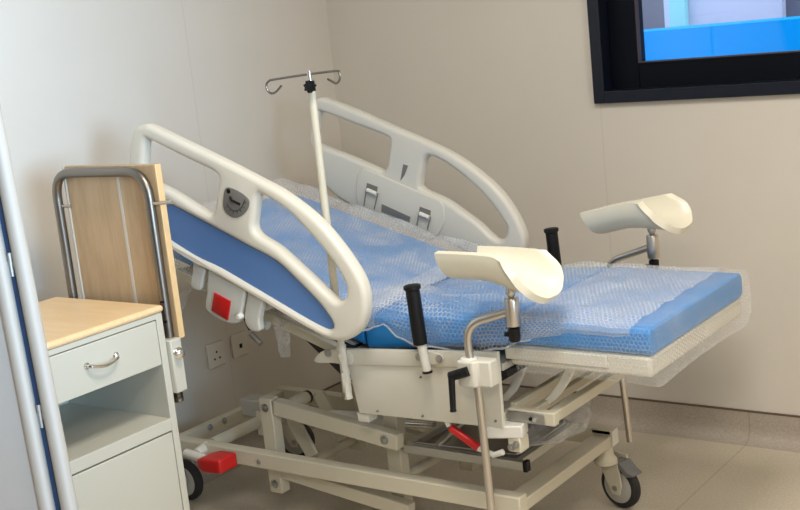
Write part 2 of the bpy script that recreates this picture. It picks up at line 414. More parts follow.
# --- lifting linkage
lk = obj('lift_linkage', B() if False else beam(B(), (-.915,-.528,.115), (-.915,-.528,.425), .05, .04, up=(0,1,0)), CREAM, bed, bevel=.003)
def lsub(name, bm, m=CREAM, bv=.003): return obj(name, bm, m, lk, bevel=bv)
lsub('post', beam(B(), (-.47,-.48,.10), (-.47,-.48,.47), .05, .04, up=(0,1,0)))
lsub('post', beam(B(), (-.47,-.12,.10), (-.47,-.12,.47), .05, .04, up=(0,1,0)))
lsub('post', beam(B(), (-.915,-.13,.115), (-.915,-.13,.425), .05, .04, up=(0,1,0)))
lsub('arm', beam(B(), (-.882,-.530,.398), (-.415,-.530,.343), .036, .048))
lsub('arm', beam(B(), (-.888,-.530,.188), (-.40,-.530,.135), .036, .042))
lsub('arm', beam(B(), (-.915,-.09,.398), (-.445,-.09,.343), .036, .048))
lsub('arm', beam(B(), (-.915,-.09,.188), (-.445,-.09,.135), .036, .042))
bm = B(); pe = V([(-0.876,-0.436,0.402)][0]); cyl(bm, (-.84,-.51,.402), (-.84,pe.y,.402), .019); lsub('pivot_tube', bm, bv=0)
bm = B(); cyl(bm, (-.84,pe.y-.002,.402), (-.84,pe.y+.008,.402), .0205); lsub('tube_collar', bm, RUBBER, 0)
bm = B(); cyl(bm, (-.47,-.46,.20), (-.47,-.14,.20), .016); lsub('pivot_tube', bm, bv=0)
bm = B(); cyl(bm, (-.915,-.51,.15), (-.915,-.15,.15), .016); lsub('pivot_tube', bm, bv=0)
lp_ = [(-0.982,-0.38,0.332),(-0.895,-0.38,0.179)]
lsub('lever_plate', beam(B(), lp_[0], lp_[1], .012, .052))
lsub('lever_plate', beam(B(), V(lp_[0])+V((0,.16,0)), V(lp_[1])+V((0,.16,0)), .012, .052))
bm = B(); cyl(bm, (-.86,-.31,.285), (-.62,-.31,.30), .030); cyl(bm, (-.62,-.31,.30), (-.60,-.31,.301), .034); lsub('actuator', bm, WHITEP, 0)
bm = B(); cyl(bm, (-.60,-.31,.301), (-.45,-.31,.312), .011); lsub('piston_rod', bm, CHROME, 0)
bm = B(); tube(bm, [(-1.0,.0,.375),(-.93,.0,.40),(-.78,.0,.425),(-.60,.0,.43),(-.45,.0,.42)], .015, fil=.06); lsub('bow_tube', bm, bv=0)
bolts(lk, [(-.915,-.549,.395),(-.915,-.549,.145),(-.458,-.549,.349)], (0,-1,0), .011)
# --- casters
def caster(cx, cy, sx, sy, yaw, ped_):
    """wheel centre above (cx,cy); swivel stem at (sx,sy)"""
    R_ = Matrix.Rotation(yaw, 4, 'Z')
    def T(p): return R_ @ V(p) + V((cx,cy,0))
    f = B(); bm = f
    d = R_.inverted() @ V((sx-cx, sy-cy, 0))
    for s in (-1, 1):
        loft(bm, [[T((x+o, s*yy, z)) for o, yy in ((-w_,.021),(w_,.021),(w_,.028),(-w_,.028))] for x, z, w_ in ((.0,.048,.014),(-.003,.080,.027),(d.x*.7,.125,.034),(d.x,.165,.034))])
    lathe(bm, T((d.x,d.y,.150)), (0,0,1), [(0,.036),(.012,.036),(.02,.03),(.032,.026),(.06,.024)])
    c = obj('caster', bm, CREAM, bed, bevel=.002)
    y = T((0,1,0))-T((0,0,0)); b = B()
    lathe(b, T((0,0,.07))-y*.016, y, [(0,.050),(.0,.056),(.003,.064),(.008,.069),(.016,.07),(.024,.069),(.029,.064),(.032,.056),(.032,.050)], 40)
    obj('tyre', b, RUBBER, c)
    b = B(); lathe(b, T((0,0,.07))-y*.0175, y, [(0,.012),(.001,.05),(.0025,.053),(.0325,.053),(.034,.05),(.035,.012)], 36)
    obj('wheel', b, LGREY, c)
    b = B(); cyl(b, T((0,0,.07))-y*.031, T((0,0,.07))+y*.031, .009, n=12); obj('axle', b, GALV, c)
    if ped_:
        b = B(); loft(b, [[T(p) for p in q] for q in (
            [(-.010,-.024,.140),(-.010,.024,.140),(-.010,.024,.155),(-.010,-.024,.155)],
            [(.022,-.027,.130),(.022,.027,.130),(.022,.027,.153),(.022,-.027,.153)],
            [(.040,-.026,.112),(.040,.026,.112),(.046,.026,.132),(.046,-.026,.132)],
            [(.066,-.022,.116),(.066,.022,.116),(.068,.022,.123),(.068,-.022,.123)])])
        obj('brake_tab', b, GREYP, c, bevel=.004)
    return c
caster(.004, -.005, -.026, -.035, -.22, True)
caster(.004, -.565, -.026, -.565, .0, True)
wn = [(-1.377,-0.495,0)][0]
caster(wn[0], wn[1], wn[0]-.03, -.571, .0, False)
caster(-1.27, -.045, -1.30, -.035, .3, False)
# --- upper hull: side panels, inner box, deck bars
hull = obj('side_panel', box(B(), (0,0,0), (.001,.001,.001)), PALE, bed) if False else None
def tilted_plate(pts, y0, y1, bev=.002): return plate(B(), pts, [], y0, y1, bev, 2)
HP = [(-0.489,0.646),(0.014,0.677),(0.011,0.473),(-0.459,0.462)]
hl = obj('side_panel', tilted_plate(HP, -.645, -.632), PALE, bed)
obj('side_panel', tilted_plate([(a-.02,b) for a, b in HP], .032, .045), PALE, bed)
for o_, yy in ((hl, -.6455),):
    bolts(o_, [(x,yy,z) for x, z in [(-0.392,0.476),(-0.232,0.589),(-0.239,0.479),(-0.013,0.585),(-0.008,0.492)]], (0,-1,0), .0026, 'screw', GREYP)
obj('top_strip', tilted_plate([(-0.482,0.648),(-0.072,0.669),(-0.076,0.631),(-0.479,0.603)], -.651, -.6455, .0015), PALE, hl)
obj('cross_member', box(B(), (-.03,-.632,.47), (-.005,.032,.50)), PALE, bed, bevel=.002)
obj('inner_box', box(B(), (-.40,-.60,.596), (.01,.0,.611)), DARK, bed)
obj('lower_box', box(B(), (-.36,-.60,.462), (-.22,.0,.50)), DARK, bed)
# pivot tab at the head end of the panel, black pan under the back section
TAB = [(-0.591,0.613),(-0.566,0.634),(-0.535,0.642),(-0.463,0.647),(-0.461,0.606),(-0.526,0.605),(-0.574,0.601),(-0.592,0.604)]
tb = obj('pivot_tab', tilted_plate(smooth2(TAB,3), -.656, -.646, .002), PALE, bed)
bolts(tb, [(-0.538,-0.656,0.634)], (0,-1,0), .010)
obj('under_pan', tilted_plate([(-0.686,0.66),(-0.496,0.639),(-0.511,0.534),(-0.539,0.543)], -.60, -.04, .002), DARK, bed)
obj('seat_deck', box(B(), (-.50,-.60,.612), (.0,.0,.632)), PALE, bed, bevel=.003)
# back section frame and deck
bf = obj('backrest_frame', beam(B(), (-1.16,-.602,.830), (-.545,-.602,.628), .022, .030), CREAM, bed, bevel=.004)
obj('backrest_bar', beam(B(), (-1.16,.002,.830), (-.545,.002,.628), .022, .030), CREAM, bf, bevel=.004)
obj('backrest_bar', beam(B(), (-1.15,-.59,.826), (-1.15,-.01,.826), .03, .025), CREAM, bf, bevel=.004)
obj('backrest_bar', beam(B(), (-.80,-.59,.711), (-.80,-.01,.711), .03, .025), CREAM, bf, bevel=.004)
obj('backrest_deck', beam(B(), (-1.19,-.30,.878), (-.50,-.30,.642), .57, .010), PALE, bf)
# foot section: cream deck, side bars, sliding support
obj('foot_deck', box(B(), (.02,-.597,.630), (.412,-.003,.683)), PALE, bed, bevel=.010, seg=3)
obj('deck_bar', box(B(), (.013,-.606,.648), (.30,-.590,.680)), PALE, bed, bevel=.003)
obj('deck_bar', box(B(), (.013,-.01,.648), (.30,.006,.680)), PALE, bed, bevel=.003)
sl = obj('slide_frame', box(B(), (.0,-.60,.477), (.138,-.575,.512)), CREAM, bed, bevel=.003)
obj('slide_insert', box(B(), (.004,-.604,.479), (.112,-.5995,.508)), GALV, sl, bevel=.002)
bm = B(); cyl(bm, (.085,-.609,.4925), (.085,-.604,.4925), .006, n=12); obj('pin', bm, CHROME, sl)
bm = B(); cyl(bm, (.072,-.608,.4925), (.072,-.604,.4925), .005, n=12); obj('hole', bm, BLACK, sl)
obj('slide_bar', beam(B(), (.124,-.575,.498), (.124,-.02,.498), .028, .028), CREAM, sl, bevel=.003)
obj('slide_bar', beam(B(), (.060,-.576,.500), (.060,-.02,.500), .022, .022), CREAM, sl, bevel=.003)
obj('slide_bar', beam(B(), (.005,-.576,.510), (.005,-.02,.510), .020, .020), CREAM, sl, bevel=.003)
for q_ in ([(0.04,-0.5,0.49),(0.141,-0.5,0.601)], [(-0.074,-0.5,0.494),(-0,-0.5,0.61)]):
    a, b_ = V(q_[0]), V(q_[1]); pts = smooth2([a, a.lerp(b_,.35)+V((.006,0,-.010)), a.lerp(b_,.7)+V((.006,0,-.006)), b_], 4, False)
    b = B(); loft(b, [[p+V(e) for e in ((-.014,-.006,.0),(.014,-.006,.0),(.014,.006,0),(-.014,.006,0))] for p in pts]); obj('strap', b, WHITEP, sl, bevel=.002)
obj('stub_block', beam(B(), (-.045,-.625,.458), (.05,-.60,.462), .055, .034), WHITEP, bed, bevel=.004)
bk = obj('bracket', box(B(), (.012,-.63,.405), (.05,-.585,.446)), CREAM, bed, bevel=.004)
bolts(bk, [(.022,-.631,.418),(.038,-.631,.428)], (0,-1,0), .008)
rl = [(-0.162,-0.63,0.449),(-0.079,-0.63,0.403),(-0.034,-0.63,0.39),(-0.005,-0.63,0.402)]
bm = B(); tube(bm, [rl[0], rl[1]], .011); rv = obj('release_lever', bm, RED, bed)
bm = B(); tube(bm, [(rl[1][0]-.002,-.63,rl[1][2]), rl[2], rl[3]], .008); obj('lever_arm', bm, WHITEP, rv)
bm = B(); cyl(bm, (rl[0][0]-.005,-.63,rl[0][2]+.004), (rl[0][0]-.012,-.63,rl[0][2]+.02), .008, n=12); obj('lever_mount', bm, WHITEP, rv)
# lower tray
ty = obj('tray', box(B(), (-.43,-.50,.296), (-.030,-.480,.322)), ALU, bed, bevel=.002)
obj('tray_bar', box(B(), (-.43,-.165,.296), (-.045,-.147,.322)), ALU, ty, bevel=.002)
obj('tray_bar', box(B(), (-.062,-.48,.296), (-.042,-.165,.322)), ALU, ty, bevel=.002)
obj('tray_bar', box(B(), (-.43,-.48,.296), (-.41,-.165,.322)), ALU, ty, bevel=.002)
obj('tray_floor', box(B(), (-.41,-.48,.297), (-.062,-.165,.303)), DSTEEL, ty)
obj('end_cap', box(B(), (-.030,-.501,.294), (-.018,-.479,.324)), BLACK, ty, bevel=.001)
bm = B(); tube(bm, [(-.40,-.485,.327),(-.06,-.47,.329),(-.06,-.19,.329),(-.40,-.17,.327)], .003, 8, fil=.02); obj('wire_rim', bm, GALV, ty)
bm = B(); cyl(bm, (-.32,-.485,.325), (-.24,-.25,.44), .010); obj('tray_strut', bm, ALU, ty)
mb = obj('mount_bracket', box(B(), (-.33,-.20,.215), (-.24,-.14,.262)), LGREY, bed, bevel=.003)
bm = B(); cyl(bm, (-.30,-.203,.240), (-.30,-.199,.240), .010, n=14); obj('hole', bm, BLACK, mb)
bm = B(); lathe(bm, (-.36,-.55,.452), (0,0,-1), [(0,.012),(.02,.012),(.03,.008)], 12); obj('adjuster', bm, GREYP, bed)
obj('foot_tab', tilted_plate([(-0.473,0.46),(-0.431,0.459),(-0.434,0.435),(-0.47,0.434)], -.640, -.60, .002), PALE, bed)

# --- side rails (outlines in x-z metres, real tube thickness)
def side_rail(outer, holes, y0, y1, m, bev): return plate(B(), smooth2(outer, 4), [smooth2(h, 4) for h in holes], y0, y1, bev, 5)
near_outer = [(-1.17,1.175),(-1.156,1.228),(-1.137,1.276),(-1.113,1.297),(-1.079,1.305),(-1.044,1.297),(-0.931,1.252),(-0.819,1.208),(-0.738,1.175),(-0.659,1.141),(-0.581,1.107),(-0.503,1.06),(-0.446,1.015),(-0.401,0.967),(-0.366,0.923),(-0.34,0.882),(-0.327,0.848),(-0.325,0.81),(-0.335,0.767),(-0.36,0.729),(-0.399,0.703),(-0.438,0.695),(-0.48,0.7),(-0.551,0.728),(-0.63,0.762),(-0.682,0.786),(-0.752,0.814),(-0.864,0.858),(-0.955,0.9),(-1.062,0.939),(-1.139,0.967),(-1.181,0.997),(-1.19,1.062),(-1.183,1.12)]
nh1 = [(-1.096,1.227),(-1.084,1.258),(-1.065,1.258),(-0.94,1.208),(-0.836,1.169),(-0.809,1.154),(-0.804,1.139),(-0.826,1.079),(-0.841,1.047),(-0.86,1.039),(-0.909,1.058),(-0.997,1.102),(-1.063,1.128),(-1.108,1.147),(-1.109,1.183)]
nh2 = [(-0.696,1.005),(-0.683,1.048),(-0.669,1.087),(-0.655,1.099),(-0.637,1.092),(-0.563,1.052),(-0.502,0.999),(-0.446,0.942),(-0.408,0.892),(-0.39,0.857),(-0.388,0.831),(-0.401,0.813),(-0.424,0.806),(-0.452,0.821),(-0.495,0.856),(-0.541,0.892),(-0.618,0.949),(-0.68,0.98)]
nhp = [(-1.071,1.066),(-1.059,1.079),(-1.031,1.073),(-0.953,1.043),(-0.838,0.997),(-0.728,0.952),(-0.624,0.909),(-0.559,0.859),(-0.502,0.811),(-0.47,0.778),(-0.451,0.751),(-0.448,0.735),(-0.461,0.726),(-0.483,0.728),(-0.548,0.752),(-0.626,0.786),(-0.732,0.832),(-0.852,0.883),(-0.945,0.914),(-1.052,0.965),(-1.078,0.987)]
nr = obj('side_rail', side_rail(near_outer, [nh1, nh2, nhp], -.732, -.688, IVORY, .0155), IVORY, bed, angle=60)
obj('rail_panel', plate(B(), inset2([V(q) for q in smooth2(nhp,4)] if area2(smooth2(nhp,4)) > 0 else [V(q) for q in smooth2(nhp,4)][::-1], -.008), [], -.7185, -.702, .001, 1), BLUEP, nr)
# tilt gauge badge
bo = [(-0.778,1.112),(-0.76,1.118),(-0.722,1.105),(-0.698,1.09),(-0.691,1.076),(-0.702,1.056),(-0.726,1.039),(-0.755,1.032),(-0.781,1.043),(-0.793,1.062),(-0.788,1.088)]
bd = obj('tilt_gauge', plate(B(), smooth2(bo,3), [], -.7355, -.7318, .0012, 2), BADGE, nr)
bm = B()
dp = [(-0.763,-0.737,1.108),(-0.759,-0.737,1.093),(-0.754,-0.737,1.082),(-0.725,-0.737,1.071)]
lathe(bm, V(dp[0])+V((0,.001,0)), (0,-1,0), [(0,.0068),(.0012,.0068)], 14)
tube(bm, [V(q) for q in dp[1:]], .0036, 8); obj('patient_icon', bm, BLACK, bd)
bm = B(); tube(bm, smooth2([(-0.775,-0.736,1.072),(-0.764,-0.736,1.057),(-0.744,-0.736,1.052),(-0.721,-0.736,1.062),(-0.704,-0.736,1.084)],4,False), .0013, 6)
for a, b in zip([(-0.779,-0.736,1.062),(-0.77,-0.736,1.052),(-0.757,-0.736,1.045),(-0.74,-0.736,1.045),(-0.724,-0.736,1.05),(-0.71,-0.736,1.061),(-0.7,-0.736,1.074)], [(-0.772,-0.736,1.066),(-0.764,-0.736,1.057),(-0.753,-0.736,1.051),(-0.74,-0.736,1.051),(-0.727,-0.736,1.055),(-0.715,-0.736,1.064),(-0.706,-0.736,1.076)]): tube(bm, [a,b], .0009, 5)
obj('scale_marks', bm, mat('scale_ink', (.03,.03,.03), .5), bd)
# rail carrier brackets, red release and fittings under the near rail
kz = -.712
b1 = [V(q) for q in [(-0.951,0.915),(-0.912,0.901),(-0.935,0.843),(-0.95,0.811),(-0.973,0.811),(-0.988,0.823),(-0.974,0.863)]]
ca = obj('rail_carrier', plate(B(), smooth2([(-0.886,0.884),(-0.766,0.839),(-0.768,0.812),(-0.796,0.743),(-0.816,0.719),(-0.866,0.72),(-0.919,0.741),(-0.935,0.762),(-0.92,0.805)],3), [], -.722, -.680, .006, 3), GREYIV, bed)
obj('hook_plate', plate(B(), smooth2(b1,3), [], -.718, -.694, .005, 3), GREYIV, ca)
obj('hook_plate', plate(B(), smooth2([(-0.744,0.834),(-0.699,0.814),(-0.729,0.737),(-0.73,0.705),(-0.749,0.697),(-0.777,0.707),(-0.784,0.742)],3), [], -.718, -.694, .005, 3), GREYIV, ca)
obj('release_button', plate(B(), [(-0.884,0.808),(-0.824,0.785),(-0.845,0.727),(-0.906,0.753)], [], -.7275, -.721, .002, 2), RED, ca)
p = V([(-0.795,-0.722,0.742)][0]); bm = B(); lathe(bm, p+V((0,.004,0)), (.1,-1,0), [(0,.010),(.006,.010),(.014,.008),(.017,.006)], 14); obj('knob', bm, WHITEP, ca)
bm = B(); q_ = [(-0.795,-0.705,0.729),(-0.79,-0.705,0.711),(-0.781,-0.705,0.697)]; tube(bm, q_, .004, 8); obj('spring_pin', bm, BLACK, ca)
bm = B(); q_ = [(-0.804,-0.68,0.677),(-0.782,-0.68,0.663),(-0.769,-0.68,0.649)]; cyl(bm, q_[0], q_[2], .009); obj('latch_pin', bm, GALV, ca)
bm = B(); q_ = [(-0.785,-0.66,0.709),(-0.751,-0.66,0.699),(-0.735,-0.66,0.706)]; cyl(bm, q_[0], q_[1], .012); obj('pivot_tube', bm, LGREY, ca)
for x, z in [(-0.981,0.842),(-0.877,0.777),(-0.775,0.747)]: obj('carrier_arm', cyl(B(), (x,-.69,z), (x,-.61,z), .010), GREYIV, ca)
# far rail
FY0, FY1 = .086, .130
far_outer = [(-1.149,1.161),(-1.136,1.242),(-1.125,1.273),(-1.107,1.288),(-1.084,1.291),(-1.052,1.282),(-0.929,1.237),(-0.808,1.187),(-0.693,1.142),(-0.588,1.097),(-0.505,1.05),(-0.426,0.99),(-0.376,0.936),(-0.343,0.882),(-0.322,0.831),(-0.32,0.794),(-0.333,0.758),(-0.371,0.727),(-0.42,0.716),(-0.502,0.739),(-0.614,0.79),(-0.73,0.835),(-0.852,0.865),(-0.969,0.898),(-1.047,0.932),(-1.094,0.965),(-1.123,1),(-1.147,1.055)]
fh1 = [(-1.123,1.178),(-1.103,1.237),(-1.085,1.241),(-0.936,1.19),(-0.823,1.15),(-0.807,1.131),(-0.819,1.084),(-0.831,1.047),(-0.85,1.031),(-0.878,1.042),(-0.996,1.086),(-1.118,1.128),(-1.131,1.147)]
fh2 = [(-0.701,0.992),(-0.687,1.038),(-0.673,1.069),(-0.65,1.08),(-0.593,1.056),(-0.511,0.999),(-0.448,0.941),(-0.407,0.888),(-0.383,0.849),(-0.387,0.82),(-0.41,0.804),(-0.437,0.812),(-0.49,0.858),(-0.554,0.9),(-0.607,0.933),(-0.694,0.969)]
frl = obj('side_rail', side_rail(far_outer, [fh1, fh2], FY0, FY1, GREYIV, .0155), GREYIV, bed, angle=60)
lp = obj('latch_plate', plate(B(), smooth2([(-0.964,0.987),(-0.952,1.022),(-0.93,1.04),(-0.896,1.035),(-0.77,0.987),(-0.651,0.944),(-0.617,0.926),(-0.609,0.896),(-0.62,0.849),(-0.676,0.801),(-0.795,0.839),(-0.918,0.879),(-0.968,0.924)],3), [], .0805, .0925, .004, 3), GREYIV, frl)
def buckle(slot, roll, wires):
    sl_ = obj('slot', plate(B(), slot, [], .0775, .0818, .0008, 1), GREYP, lp)
    b = B(); cyl(b, roll[0], roll[1], .0075, n=14); obj('roller', b, WHITEP, sl_)
    for a, c in wires: obj('wire', tube(B(), [a, c], .0022, 8), GREYP, sl_)
buckle([(-0.914,0.994),(-0.871,0.98),(-0.879,0.95),(-0.922,0.966)], [(-0.911,0.072,0.971),(-0.873,0.072,0.957)], [[(-0.915,0.072,0.974),(-0.933,0.072,0.915)], [(-0.867,0.072,0.96),(-0.89,0.072,0.905)]])
buckle([(-0.703,0.913),(-0.661,0.9),(-0.668,0.873),(-0.711,0.887)], [(-0.701,0.072,0.891),(-0.665,0.072,0.878)], [[(-0.704,0.072,0.894),(-0.719,0.072,0.849)], [(-0.659,0.072,0.881),(-0.677,0.072,0.839)]])
obj('slot', plate(B(), [(-0.86,0.921),(-0.747,0.878),(-0.753,0.859),(-0.866,0.895)], [], .0775, .0818, .0008, 1), GREYP, lp)
obj('notch', plate(B(), [(-0.758,1.055),(-0.739,1.05),(-0.756,1.02),(-0.777,0.999)], [], .0845, .0875, .0004, 1), GREYP, frl)
for x, z in ((-.85,.83),(-.65,.75)): obj('carrier_arm', cyl(B(), (x,.10,z), (x,.0,z-.03), .010), GREYIV, frl)
# --- hand grips
def hand_grip(x, y, sgn):
    b = B(); cyl(b, (x+.004,y,.618), (x-.007,y,.700), .0125); g = obj('hand_grip', b, PALE, bed)
    b = B(); d = V((-.008,0,.155)); lathe(b, (x-.009,y,.690), d, [(0,.012),(0,.0185),(.004,.019),(.145,.019),(.149,.023),(.157,.023),(.159,.020)], 24); obj('grip_sleeve', b, BLACK, g)
    b = B(); cyl(b, (x+.0046,y,.612), (x+.004,y,.6185), .0135); obj('end_plug', b, BLACK, g)
    b = B()
    pl = [(x+.003+.044*math.cos(t)*(1 if abs(math.cos(t)) > .3 else 1), .648+.018*math.sin(t)) for t in [2*PI*i/24 for i in range(24)]]
    plate(b, pl, [], y-sgn*.0, y-sgn*.0+.006, .001, 1); 
    o = obj('mount_plate', b, PALE, g); o.location = (0, sgn*-.0 + (.0165 if sgn < 0 else -.0225), 0)
    bolts(g, [(x+.004+dx,y+(.0165 if sgn < 0 else .0),.648) for dx in (-.034,.031)], (0,-1,0), .009)
hand_grip(-.194, -.672, -1)
hand_grip(-.197, .078, 1)
# sockets for the leg supports
def leg_clamp(y, sgn):
    b = B()
    x0, x1, z0, z1 = -.060, .032, .604, .672
    loft(b, [[(x, yy, z) for x, yy in ((x0,y-.022),(x0+.010,y-.026),(x0+.05,y-.026),(x0+.058,y-.014*1),(x1,y-.010),(x1,y+.030),(x0,y+.030))] for z in (z0, z1)]) if sgn < 0 else box(b, (x0,y-.03,z0), (x1,y+.026,z1))
    c = obj('leg_support_clamp', b, PALE, bed, bevel=.005, seg=3)
    if sgn < 0:
        lv = [(-0.07,-0.735,0.634),(-0.034,-0.735,0.645),(-0.068,-0.735,0.544)]
        b = B(); cyl(b, (lv[0][0]-.004,-.735,lv[0][2]-.002), (lv[1][0]+.012,-.728,lv[1][2]+.004), .0125, n=18); lev = obj('clamp_lever', b, BLACK, c)
        b = B(); tube(b, [V(lv[0])+V((.004,-.006,0)), V(lv[2])+V((0,-.010,.006)), V(lv[2])+V((0,-.010,0))], [.009,.0075,.009], 12); obj('lever_handle', b, BLACK, lev)
        b = B(); lathe(b, V(lv[0])+V((-.005,0,-.002)), (-1,-.2,0), [(0,.006),(.002,.006),(.003,.003)], 12); obj('lever_screw', b, CHROME, lev)
        b = B(); cyl(b, (lv[1][0]+.008,-.728,lv[1][2]+.003), (x0+.012,y-.0,lv[1][2]+.004), .006, n=12); obj('lever_stud', b, GALV, lev)
    b = B(); lathe(b, (-.036,y,z1-.001), (0,0,1), [(0,.022),(.004,.021),(.005,.018)], 20); obj('collar', b, WHITEP, c)
leg_clamp(-.70, -1)
leg_clamp(.095, 1)

# ------------------------------------------------------------------ mattress
mt = empty('mattress', (-.3,-.3,.63), 'bright blue vinyl mattress in sections under bubble wrap on the bed', 'mattress')
def seat_top(x): return .735 + max(-.42-x,0)*.30 + lerp_tab([(-.42,0),(.05,.022),(.41,.018)], x)
def cushion(secs, y0, y1, r=.018):
    """secs: (x, zbottom, ztop)"""
    b = B(); rings = []
    secs = [(secs[0][0]-.0, (secs[0][1]+secs[0][2])/2-.001, (secs[0][1]+secs[0][2])/2+.001, r)] + [(x,a,c,0) for x,a,c in secs] + [(secs[-1][0], (secs[-1][1]+secs[-1][2])/2-.001, (secs[-1][1]+secs[-1][2])/2+.001, r)]
    for k, (x, za, zb, ins) in enumerate(secs):
        edge = r if k in (0, len(secs)-1) else 0
        rr = min(r, (zb-za)*.45); ring_ = []
        for cy, cz, a0 in ((y0+rr+edge*.3, za+rr, PI), (y1-rr-edge*.3, za+rr, 1.5*PI), (y1-rr-edge*.3, zb-rr, 0), (y0+rr+edge*.3, zb-rr, .5*PI)):
            for i in range(6):
                t = a0 + PI/2*i/5; ring_.append((x, cy+rr*math.cos(t), cz+rr*math.sin(t)))
        rings.append(ring_)
    loft(b, rings); return b
obj('back_section', cushion([(-1.235,.890,.955),(-1.22,.880,.972)]+[(x, .640+(-.44-x)*.31, seat_top(x)) for x in (-1.1,-.95,-.8,-.65,-.5,-.45)], -.60, .035), MATT, mt, bevel=.006, seg=2)
obj('seat_section', cushion([(x, .6325+(x+.46)*.098, seat_top(x)) for x in (-.44,-.40,-.2,-.02,.02)], -.60, -.0), MATT, mt, bevel=.006)
obj('foot_section', cushion([(.025,.684,.757),(.05,.684,.757),(.38,.684,.753),(.415,.684,.753)], -.60, .0), MATT, mt, bevel=.006)

# ------------------------------------------------------------------ bubble wrap
def back_fn(u, v):
    x = -1.255 + u*.86
    t = v
    top = seat_top(x) + .016
    amp = .5+.5*math.sin(PI*min(1,max(0,v)))
    prof = [(0,-.612,-.13),(.10,-.612,-.05),(.16,-.600,-.008),(.22,-.57,.002),(.5,-.3,.002),(.78,-.06,.008),(.86,.0,.020),(.93,.045,.018),(1,.058,-.06)]
    for (a,y0,z0),(b,y1,z1) in zip(prof, prof[1:]):
        if t <= b:
            k = (t-a)/(b-a); y = y0+(y1-y0)*k; dz = z0+(z1-z0)*k; break
    far = max(0,(y+.12)/.15)
    n = nz(x,y,.3,8)*.006 + nz(x,y*.5,2.1,22)*.0025
    if dz < -.01 and v < .16: dz = -.008 + (dz+.008)*lerp_tab([(-.66,1),(-.56,.3)], x)
    z = top + dz + n*(1+far) + max(0,(x+.62))*.10*max(0,min(1,(y+.45)/.4))
    y2 = y + (nz(x,.4,z,14)*.008 if v > .8 else nz(x,.2,z,16)*-.003 if v < .12 else 0)
    return (x, min(y2,.066), z)
ws = 'bubble wrap sheets around the mattress'
o = sheet('bubble_wrap_sheet', 150, 110, back_fn, WRAPB); tag(o, 'thin bubble wrap sheet spread over the raised back of the blue mattress', 'bubble wrap', ws)
o['_w'] = tuple(o.location)
for c4 in ([(-0.761,-0.625,0.713),(-0.7,-0.625,0.705),(-0.71,-0.625,0.596),(-0.753,-0.625,0.595)], [(-1.134,-0.625,0.773),(-1.079,-0.625,0.785),(-1.112,-0.625,0.748),(-1.155,-0.625,0.688)]):
    a, b_, c_, d_ = [V(q) for q in c4]
    sheet('hanging_flap', 10, 14, lambda u, v: (a.lerp(b_,u)).lerp(d_.lerp(c_,u), v) + V((0,.008*nz(u*2,v*3,1,1.3),0)), FILM, o)
ZB = [(x,z) for x, z in [(-0.478,0.682),(-0.427,0.694),(-0.39,0.708),(-0.362,0.716),(-0.311,0.685),(-0.247,0.665),(-0.151,0.662),(-0.057,0.664),(0.005,0.677),(0.067,0.702),(0.14,0.721),(0.225,0.732),(0.306,0.733),(0.397,0.737)]]
ZC_ = [(-.50,.755),(-.46,.782),(-.33,.803),(-.22,.797),(-.05,.790),(.1,.782),(.25,.773),(.42,.765)]
def seat_fn(u, v):
    x = -.485 + u*.86
    zb = lerp_tab(ZB, x); zc = lerp_tab(ZC_, x); k = lerp_tab([(-.5,1),(.05,1),(.3,.35),(.42,.1)], x)
    tp = seat_top(x) + .012
    path = [(0,-.613,zb),(.12,-.620-.010*k,zb+(zc-zb)*.30),(.24,-.618-.010*k,zb+(zc-zb)*.68),(.34,-.585,zc-.008),(.40,-.55,zc),(.52,-.46,max(tp,zc-.02)),(.66,-.34,tp+.004),(.9,-.04,tp+.004),(1,.006,tp-.012)]
    for (a,y0,z0),(b,y1,z1) in zip(path, path[1:]):
        if v <= b:
            s = (v-a)/(b-a); y = y0+(y1-y0)*s; z = z0+(z1-z0)*s; break
    fold = math.sin((x*1.6 + z*2.2)*17 + nz(x,y,z,5)*4)*.007*k
    z += nz(x,y,z,11)*.011*(.3+.7*k)*(1 if v > .3 else .3) + (fold if .3 < v < .6 else 0) + nz(x,y,z,30)*.003
    y += (nz(x,.5,z,13)*.007*k + fold*.7 - .002 if v < .36 else 0)
    return (x, min(y, -.608) if v < .2 else y, z)
o = sheet('bubble_wrap_sheet', 150, 110, seat_fn, WRAPS); tag(o, 'loose billowing bubble wrap sheet draped over the near side of the seat', 'bubble wrap', ws)
o['_w'] = tuple(o.location)
hp = [V(seat_fn(i/90, 0)) + V((0,-.002,0)) for i in range(2,62)]
bm = B(); tube(bm, hp, [.0027+.0015*nz(p.x,0,1,20) for p in hp], 8); uvl = bm.loops.layers.uv.new('UVMap'); obj('rolled_edge', bm, HEM, o)
